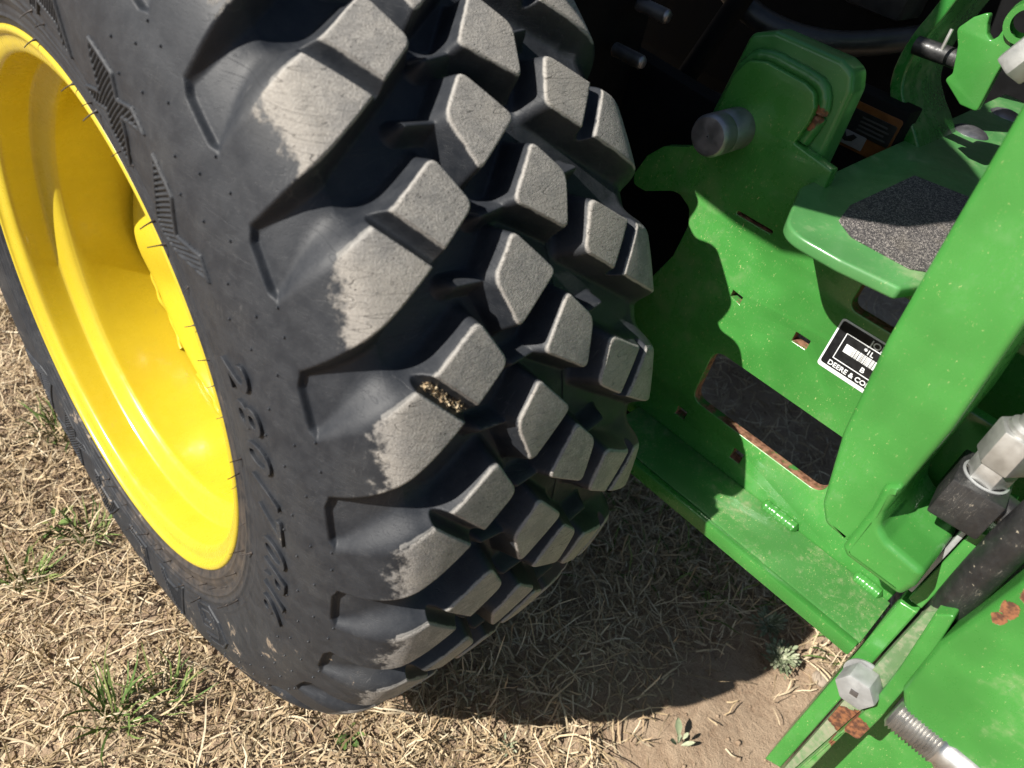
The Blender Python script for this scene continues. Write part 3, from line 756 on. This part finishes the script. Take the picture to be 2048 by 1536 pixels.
# casting on the right
cast = empty('loader_casting', (.20, -.66, .31), 'broad green casting with a rust chip at the lower right edge', 'casting')
m_green_cast = paint('green_paint_cast', GREEN, .3, flecks=.12, rough=.3, chips=((.158, -.6195, .463, .010), (.158, -.622, .478, .012), (.158, -.6185, .450, .007)), chip_noise=60)
slab('body', round_poly([(612, 345), (607, 400), (613, 480), (640, 560), (790, 560), (790, 322), (628, 319)], [4, 6, 10, 8, 2, 2, 6], 5), 60, .160, PX, m_green_cast, cast, bevel=.006, res=4)
slab('lower_plate', round_poly([(600, 90), (780, 90), (780, 330), (606, 318)], 3, 4), 10, .235, PX, m_green, cast, bevel=.001)

# ================================================================== HYDRAULIC FITTING
hyd = empty('hydraulic_fitting', (.19, -.563, .48), 'zinc hydraulic coupling screwed into a scuffed black block', 'fitting')
fz = Matrix(((math.cos(R(8)), -math.sin(R(8)), 0, .190), (math.sin(R(8)), math.cos(R(8)), 0, -.5625), (0, 0, 1, 0), (0, 0, 0, 1)))
prism('black_block', [(-.020, -.0165), (.020, -.0165), (.020, .0165), (-.020, .0165)], .480, .512, fz, m_blackscuff, hyd, bevel=.002)
def hexn(r, o=0): return [(r * math.cos(R(60 * k + o)), r * math.sin(R(60 * k + o))) for k in range(6)]
prism('lower_nut', hexn(.0135, 20), .5125, .5265, fz, m_zinc, hyd, bevel=.0012)
prism('upper_nut', hexn(.0160, 20), .5268, .5535, fz, m_zinc, hyd, bevel=.0016)
lathe('tube', [(0, .0115), (.003, .0112), (.005, .0085), (.02, .0080), (.10, .0080)], m_zinc, hyd, (.190, -.5625, .5535), (0, -.06, 1), 32)
lathe('collar', [(0, .0142), (.0018, .0146), (.0022, .0130)], m_zinc_dull, hyd, (.190, -.5625, .5110), (0, 0, 1), 36)
lathe('stub', [(0, .010), (.02, .010), (.022, .009)], m_blackscuff, hyd, (.190, -.577, .500), (0, -1, -.1), 28)
hose = empty('hydraulic_hose', (.185, -.60, .40), 'thick scuffed black hydraulic hose below the zinc coupling', 'hose')
pth = spline([(.176, -.600, .60), (.176, -.598, .54), (.178, -.5965, .49), (.184, -.598, .44), (.20, -.602, .39), (.24, -.61, .33)], 8)
V, F = tube_np(pth, .0125, 24); keep(link(bpy.data.objects.new('hose_body', mesh_np('hose_body', V, F, m_blackscuff))), hose)

# ================================================================== UPPER RIGHT: bent guard bar, bracket, fittings
bar = empty('guard_bar', (.46, -.34, .55), 'dark green flat bar bent into a J behind the step', 'bar')
pth = np.array([(350, 900), (335, 780), (324, 708), (317, 678), (316, 653), (322, 633), (336, 617), (351, 604), (368, 586), (390, 562)], float)
pth = spline(pth, 8); tn = np.gradient(pth, axis=0); tn /= np.linalg.norm(tn, axis=1)[:, None]; nn = np.stack([-tn[:, 1], tn[:, 0]], 1)
inner = pth + nn * 11
poly = [tuple(p) for p in pth] + [tuple(p) for p in inner[::-1]]
slab('bent_bar', poly, 90, .420, PX, paint('green_paint_bar', (.022, .15, .024), .35, flecks=.1, rough=.28), bar, bevel=.0018)
up_b = empty('lug_bracket', (.40, -.375, .65), 'small bright green hooked bracket lit by the sun above the step', 'bracket')
hk = round_poly([(359, 708), (368, 715), (370.5, 707), (374, 701), (379, 698), (382, 702), (382.5, 708), (391, 706), (395, 696), (395, 678), (397, 650), (383, 650), (363, 662), (366, 668), (359, 687), (352, 697)], [2, 3, 3, 3, 2, 3, 2, 6, 6, 3, 3, 4, 3, 3, 4, 5], 5)
slab('hook_plate', hk, 9, .400, PX, m_green_clean, up_b, bevel=.0012)
lathe('hook_eye', [(0, .010), (0, .0145), (.016, .0145), (.016, .010)], m_green_clean, up_b, (.396, -.3955, .716), (1, .2, .1), 32)
lathe('cotter_pin', [(0, .0002), (0, .0014), (.015, .0014), (.015, .0002)], m_zinc, up_b, (.392, -.352, .682), (.05, .05, 1), 10)
lathe('clevis_pin', [(0, .0002), (0, .0065), (.001, .0072), (.045, .0072)], m_blackscuff, up_b, (.408, -.372, .677), (.05, 1, -.05), 24)
upn = empty('hex_fitting', (.29, -.43, .69), 'shiny hexagon fitting at the right edge above the step', 'fitting')
prism('hex_nut', hexn(.0125, 10), -.010, .016, Matrix.Translation((.29, -.4285, .714)) @ Matrix.Rotation(R(25), 4, 'X'), m_zinc, upn, bevel=.0018)
lathe('stem', [(-.004, .009), (.06, .009)], m_zinc, upn, (.29, -.4285, .714), (0, -.42, .9), 20)

m_shine = plain('black_hose', (.022, .022, .024), .38, .3, 120, .1, .5)
# ================================================================== TRACTOR CHASSIS (black, in shade)
chs = wheel
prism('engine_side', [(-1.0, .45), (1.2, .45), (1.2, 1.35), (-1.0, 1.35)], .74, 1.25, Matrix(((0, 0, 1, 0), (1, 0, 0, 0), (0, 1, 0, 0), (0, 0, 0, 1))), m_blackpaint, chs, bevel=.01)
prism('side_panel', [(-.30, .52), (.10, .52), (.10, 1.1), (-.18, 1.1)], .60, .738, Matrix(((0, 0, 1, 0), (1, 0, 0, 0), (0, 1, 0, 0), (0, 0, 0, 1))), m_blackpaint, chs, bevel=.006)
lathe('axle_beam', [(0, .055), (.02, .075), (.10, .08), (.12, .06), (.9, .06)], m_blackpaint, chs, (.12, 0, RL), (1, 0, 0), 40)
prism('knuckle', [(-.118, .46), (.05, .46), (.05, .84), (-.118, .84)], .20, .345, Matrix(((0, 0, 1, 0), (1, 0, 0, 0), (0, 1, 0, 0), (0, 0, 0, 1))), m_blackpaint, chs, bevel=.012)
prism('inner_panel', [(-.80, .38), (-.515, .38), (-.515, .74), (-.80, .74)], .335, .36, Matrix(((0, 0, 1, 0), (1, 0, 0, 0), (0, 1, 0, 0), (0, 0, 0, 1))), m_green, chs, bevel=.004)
prism('dark_fill_panel', [(-.268, .10), (.25, .10), (.25, .62), (-.268, .585)], .335, .36, Matrix(((0, 0, 1, 0), (1, 0, 0, 0), (0, 1, 0, 0), (0, 0, 0, 1))), m_blackpaint, chs, bevel=.004)  # black panel added to keep the gap behind the tyre dark
thr = []
for k in range(12): thr += [(k * .0026, .0052), (k * .0026 + .0013, .0062)]
for (x, z) in ((.303, .645), (.286, .608)):
    lathe('stud', [(0, .006)] + thr + [(.033, .0045), (.033, .0002)], m_steel, chs, (x, -.128, z), (0, -1, 0), 20, smooth_ang=80)
lathe('steering_rod', [(0, .011), (.30, .011)], m_blackpaint, chs, (.43, -.10, .50), (0, -.32, .95), 24)
wl_ = slab('warning_label', rect(294, 583, 351, 622, 3), .6, .400, PX, plain('label_orange', (.12, .042, .008), .5, .3), chs, bevel=.0001)
tag(wl_, 'orange and black warning sticker with white pictogram panel')
keep(slab('label_text_panel', rect(308, 597, 349, 616, 2), .4, .3995, PX, m_lab, None, bevel=.0001), wl_)
keep(slab('label_picture_panel', rect(299, 585.5, 330, 597.5, 1), .4, .3994, PX, plain('label_grey', (.17, .17, .18), .5, .2), None, bevel=.0001), wl_)
keep(slab('label_picture', [(303, 594), (309, 597), (313, 592), (318, 596), (322, 595), (319, 590), (313, 588), (308, 590)], .3, .3989, PX, m_lab, None, bevel=.00005), wl_)
m_greyprint = plain('label_grey_print', (.045, .045, .044), .6, .1)
for k in range(4):
    keep(slab('print_line', [(318, 600 + k * 3.6), (345 - 3 * (k % 2), 600 + k * 3.6), (345 - 3 * (k % 2), 601.6 + k * 3.6), (318, 601.6 + k * 3.6)], .3, .3990, PX, m_greyprint, None, bevel=.00005), wl_)
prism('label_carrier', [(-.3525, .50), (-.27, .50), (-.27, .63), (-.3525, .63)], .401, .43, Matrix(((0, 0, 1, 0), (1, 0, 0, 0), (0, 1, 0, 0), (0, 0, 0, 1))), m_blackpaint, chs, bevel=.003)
for (pts, rr) in (([(.46, .02, .80), (.45, -.06, .70), (.46, -.14, .64), (.50, -.22, .63), (.58, -.30, .66)], .012), ([(.56, -.02, .85), (.55, -.13, .74), (.56, -.24, .70), (.60, -.33, .72)], .009), ([(.40, .06, .60), (.41, -.05, .56), (.43, -.16, .555), (.46, -.27, .56)], .010)):
    V, F = tube_np(spline(pts, 10), rr, 16); keep(link(bpy.data.objects.new('hose', mesh_np('hose', V, F, m_shine))), chs)
prism('valve_block', [(-.26, .66), (-.20, .66), (-.20, .73), (-.26, .73)], .54, .60, Matrix(((0, 0, 1, 0), (1, 0, 0, 0), (0, 1, 0, 0), (0, 0, 0, 1))), m_shine, chs, bevel=.005)
# unseen blocker added above the wheel, outlined to shade the neck and step
blocker = empty('shade_blocker', (-.08, .2, .87), 'unseen green slab added above the tyre to cast shade', 'blocker')
slab('blocker_slab', round_poly([(150, 874), (197, 868), (241, 868), (268, 878), (288, 895), (310, 930), (308, 985), (280, 1022), (240, 1055), (210, 1075), (178, 1098), (152, 1188), (135, 1226), (20, 1330), (-900, 1380), (-900, 900)], [0, 20, 20, 20, 20, 30, 30, 20, 20, 20, 20, 20, 20, 30, 4, 4], 6), 60, -.110, PX, m_green, blocker, bevel=.003)

# ================================================================== GRASS AND STONES
def grass_mat(name, cols, rough=.7, trans=.25):
    t = NT(name); v = t.attr('tint'); n = t.noise(300, 2)
    base = t.mix(t.ramp(v, 0, .5, smooth=False), cols[0], cols[1]); base = t.mix(t.ramp(v, .5, 1, smooth=False), base, cols[2])
    base = t.mix(t.ramp(n, .35, .7, 0, .35), base, tuple(c * .5 for c in cols[1]))
    t.done(base, rough, spec=.3)
    t.b.inputs['Transmission Weight'].default_value = 0
    return t.m
m_straw = grass_mat('dry_straw', [(.23, .15, .08), (.46, .35, .21), (.70, .60, .43)])
m_blade = grass_mat('green_grass', [(.060, .115, .026), (.12, .19, .045), (.27, .28, .10)])
m_weed = grass_mat('grey_green_weed', [(.14, .17, .09), (.24, .28, .17), (.42, .43, .30)])
def blades(n, x, y, length, width, lift, curl, zoff=0.0, segs=4, az=None):
    """ribbon blades as one quad mesh; arrays of size n"""
    az = rng.uniform(0, 2 * np.pi, n) if az is None else az
    d = np.stack([np.cos(az), np.sin(az), np.zeros(n)], -1); side = np.stack([-np.sin(az), np.cos(az), np.zeros(n)], -1)
    roll = rng.normal(0, .5, n); sd = side * np.cos(roll)[:, None] + np.array([0, 0, 1.0]) * np.sin(roll)[:, None]
    V = np.zeros((n, segs + 1, 2, 3)); p = np.stack([x, y, gh(x, y) + zoff], -1)
    ang = lift.copy(); yaw = np.zeros(n); st = length / segs
    for k in range(segs + 1):
        w = width * (1.0 if k < segs - 1 else (.75 if k == segs - 1 else .12)) * .5
        V[:, k, 0] = p - sd * w[:, None]; V[:, k, 1] = p + sd * w[:, None]
        ca, sa = np.cos(ang), np.sin(ang)
        dd = d * np.cos(yaw)[:, None] + side * np.sin(yaw)[:, None]
        p = p + (dd * ca[:, None] + np.array([0, 0, 1.0]) * sa[:, None]) * st[:, None]
        ang = ang - curl / segs; yaw = yaw + rng.normal(0, .28, n)
        p[:, 2] = np.maximum(p[:, 2], gh(p[:, 0], p[:, 1]) + .0006)
    V = V.reshape(n, -1, 3)
    f = np.array([[2 * k, 2 * k + 1, 2 * k + 3, 2 * k + 2] for k in range(segs)])
    F = (np.arange(n)[:, None, None] * (2 * (segs + 1)) + f[None]).reshape(-1, 4)
    return V.reshape(-1, 3), F, 2 * (segs + 1)
def stuff(name, V, F, tint, mat, label=None, cat=None):
    me = mesh_np(name, V, F, mat); attr(me, 'tint', tint); o = link(bpy.data.objects.new(name, me)); tag(o, label, cat, kind='stuff'); return o
def noise2(x, y, seed):
    r = np.random.default_rng(seed); v = 0
    for k in range(7):
        a = r.uniform(0, 6.28); fq = r.uniform(4, 16); v = v + np.sin(fq * (x * np.cos(a) + y * np.sin(a)) + r.uniform(0, 6.28))
    return v / 3.2
def bare(x, y):
    """1 on trodden bare soil in front of the frame"""
    d = np.hypot((x - .25) / .25, (y + .57) / .18)
    return np.clip(1.25 - d + .18 * noise2(x * 2, y * 2, 5), 0, 1)
def field(n, box):
    return rng.uniform(box[0], box[1], n), rng.uniform(box[2], box[3], n)
# dense near field
n = 60000
x, y = field(n, (-.62, .62, -.72, .95))
x2, y2 = field(9000, (.3, 1.3, -.7, .7)); x = np.concatenate([x, x2]); y = np.concatenate([y, y2])
x2, y2 = field(30000, (-1.5, 1.5, -1.5, 1.5)); k2 = ~((np.abs(x2) < .6) & (y2 > -.7) & (y2 < .9)); x = np.concatenate([x, x2[k2]]); y = np.concatenate([y, y2[k2]])
keepm = rng.random(len(x)) > np.clip(bare(x, y) * 1.25, 0, .985)
x, y = x[keepm], y[keepm]; n = len(x)
L = rng.gamma(4, .0066, n) + .008; W = rng.uniform(.0007, .0021, n)
V, F, per = blades(n, x, y, L, W, rng.normal(.15, .32, n), rng.normal(.6, 1.3, n), rng.uniform(0, .014, n))
stuff('dry_grass', V, F, np.repeat(np.clip(rng.beta(2, 2, n) + .12 * noise2(x, y, 3), 0, 1), per), m_straw, 'tan dry grass and thatch lying over the soil', 'dry grass')
# upright dry stalks
n = 2200; x, y = field(n, (-.6, .6, -.7, .9)); k = bare(x, y) < .35; x, y = x[k], y[k]; n = len(x)
V, F, per = blades(n, x, y, rng.uniform(.03, .075, n), rng.uniform(.001, .002, n), rng.normal(.8, .35, n), rng.normal(.7, .5, n))
stuff('dry_stalks', V, F, np.repeat(rng.uniform(.3, 1, n), per), m_straw, 'thin dry stalks standing among the straw', 'dry stalks')
# green blades, patchy
n = 9000; x, y = field(n, (-.65, .65, -.72, .95)); g = noise2(x * 1.3, y * 1.3, 11)
k = (g > .55) & (bare(x, y) < .4); x, y = x[k], y[k]; n = len(x)
V, F, per = blades(n, x, y, rng.uniform(.02, .06, n), rng.uniform(.0014, .003, n), rng.normal(.75, .35, n), rng.normal(.9, .6, n))
stuff('green_grass', V, F, np.repeat(rng.beta(2, 2, n), per), m_blade, 'short green grass growing through the straw', 'grass')
# single tufts near the tyre
def tuft(cx, cy, n, hh, label):
    a = rng.uniform(0, 2 * np.pi, n); r = .016 * np.sqrt(rng.random(n))
    V, F, per = blades(n, cx + r * np.cos(a), cy + r * np.sin(a), rng.uniform(.5, 1, n) * hh, rng.uniform(.0014, .0026, n), rng.uniform(.7, 1.45, n), rng.uniform(.2, .9, n), az=a + rng.normal(0, .5, n), segs=5)
    me = mesh_np('grass_tuft', V, F, m_blade); attr(me, 'tint', np.repeat(rng.beta(2, 2, n), per))
    o = link(bpy.data.objects.new('grass_tuft', me)); tag(o, label, 'grass tuft', 'green grass tufts left of the tyre')
for (cx, cy, nn_, hh, lb) in ((-.230, -.126, 40, .075, 'tall green grass tuft at the bottom edge left of the tyre'), (-.185, -.136, 30, .06, 'green grass tuft closest to the tyre foot'),
        (-.234, .077, 45, .05, 'dense green grass tuft at the left edge of the picture'), (-.127, .272, 50, .07, 'grass tuft beside the tyre sidewall, half way up the left'), (-.163, .093, 40, .05, 'low grass tuft against the lower sidewall')):
    tuft(cx, cy, nn_, hh, lb)
# broad-leaved weeds
def weed(cx, cy, nleaf, size, mat, name, label, cat, upright=.25, group=None, ls=1.0):
    V = []; F = []; T = []; nb = 0
    for k in range(nleaf):
        a = rng.uniform(0, 6.28); el = abs(rng.normal(upright, .25)); r0 = rng.uniform(0, size * .5)
        d = np.array([math.cos(a) * math.cos(el), math.sin(a) * math.cos(el), math.sin(el)]); sd = np.array([-math.sin(a), math.cos(a), 0]); nn = np.cross(d, sd)
        c = np.array([cx, cy, float(gh(cx, cy)) + .004]) + d * r0 * .8 + np.array([0, 0, rng.uniform(0, size * .25)])
        L = size * ls * rng.uniform(.45, .9); Wd = L * rng.uniform(.28, .5)
        rows = [(0, .05), (.2, .6), (.5, 1), (.8, .7), (1, .05)]
        pts = []
        for (t, w) in rows:
            cc = c + d * L * t - np.array([0, 0, 1]) * L * .25 * t * t
            for q in (-1, 0, 1): pts.append(cc + sd * q * w * Wd * .5 - nn * (.06 * L if q == 0 else 0))
        V += pts
        for i in range(4):
            for j in range(2): F.append([nb + 3 * i + j, nb + 3 * i + j + 1, nb + 3 * i + j + 4, nb + 3 * i + j + 3])
        T += [rng.uniform(0, 1)] * 15; nb += 15
    me = mesh_np(name, V, F, mat); attr(me, 'tint', T); o = link(bpy.data.objects.new(name, me)); tag(o, label, cat, group); return o
weed(-.186, .135, 7, .028, m_blade, 'clover_weed', 'pale green broad leaved weed beside the sidewall lettering', 'weed', .3)
weed(-.065, -.278, 6, .022, m_blade, 'clover_weed', 'small round green weed below the tyre at the bottom', 'weed', .3)
weed(.299, -.238, 9, .03, m_blade, 'clover_weed', 'green weed in the shade between tyre and frame', 'weed', .5)
weed(.397, -.535, 260, .052, m_weed, 'silver_weed', 'bushy silvery weed at the shadow edge under the rail', 'weed', .6, ls=.24)
weed(.425, -.500, 200, .050, m_weed, 'silver_weed', 'silvery weed in shade just below the rail lip', 'weed', .6, ls=.24)
weed(.055, -.395, 40, .030, m_weed, 'silver_weed', 'tiny grey weed below the tyre tread', 'weed', .9, ls=.3)
weed(.204, -.516, 6, .026, m_weed, 'seedling', 'small dark seedling alone on the bare soil', 'weed', .8)
VV = []; FF = []; nb = 0
for k in range(1500):
    x = rng.uniform(-.45, .6); y = rng.uniform(-.72, .5)
    if rng.random() > .25 + .75 * float(bare(x, y)): continue
    r = rng.gamma(2, .0009) + .0008; c = np.array([x, y, float(gh(x, y)) + r * .3])
    oc = np.array([(1, 0, 0), (-1, 0, 0), (0, 1, 0), (0, -1, 0), (0, 0, .8), (0, 0, -.8)]) * r * rng.uniform(.6, 1.3, (6, 1))
    a_ = rng.uniform(0, 6.28); oc = oc @ np.array([[math.cos(a_), math.sin(a_), 0], [-math.sin(a_), math.cos(a_), 0], [0, 0, 1]])
    VV.append(c + oc); FF.append(np.array([(0, 2, 4), (2, 1, 4), (1, 3, 4), (3, 0, 4), (2, 0, 5), (1, 2, 5), (3, 1, 5), (0, 3, 5)]) + nb); nb += 6
me = mesh_np('soil_crumbs', np.concatenate(VV), np.concatenate(FF), m_soil, False)
o = link(bpy.data.objects.new('soil_crumbs', me)); tag(o, 'loose crumbs of dry soil on the bare ground', 'soil crumbs', kind='stuff')
m_stone = plain('pale_stone', (.30, .245, .19), .9, .25, 90, .5, .2)
def stone(x, y, r, label):
    bm = bmesh.new(); bmesh.ops.create_icosphere(bm, subdivisions=3, radius=r)
    for v in bm.verts:
        v.co *= 1 + .16 * math.sin(v.co.x / r * 2.1 + 1) * math.cos(v.co.y / r * 1.7) + .05 * math.sin(v.co.z / r * 5); v.co.z *= .6; v.co += Vector((x, y, float(gh(x, y)) + r * .25))
    o = bm_obj('stone', bm, m_stone, None, True); tag(o, label, 'stone')
stone(.424, -.585, .011, 'brown pebble on the soil left of the bracket plates')
stone(.450, -.603, .008, 'pale pebble touching the edge of the bracket plates')
# clippings packed in one tread groove
VV = []; nb = 0; FF = []; TT = []
for k in range(420):
    t = rng.uniform(-.5, .5); c = rng.normal(0, 1.6)
    s_ = 78.5 + t * 30 * .678 + c * .735; u_ = 258 - PU + t * 30 * .735 - c * .678
    p = tyre_world(s_, u_ / 1000 / RU, -.0115 + rng.uniform(0, .004))
    d = rng.normal(size=3); d /= np.linalg.norm(d); e2 = np.cross(d, rng.normal(size=3)); e2 /= np.linalg.norm(e2)
    L = rng.uniform(.0008, .0034); Wd = rng.uniform(.00025, .0007)
    VV += [p - d * L - e2 * Wd, p + d * L - e2 * Wd, p + d * L + e2 * Wd, p - d * L + e2 * Wd]; FF.append([nb, nb + 1, nb + 2, nb + 3]); nb += 4; TT += [rng.uniform(0, 1)] * 4
me = mesh_np('grass_clippings', VV, FF, m_straw, False); attr(me, 'tint', TT)
o = link(bpy.data.objects.new('grass_clippings', me)); tag(o, 'dry grass clippings packed into one tread groove', 'clippings', kind='stuff')
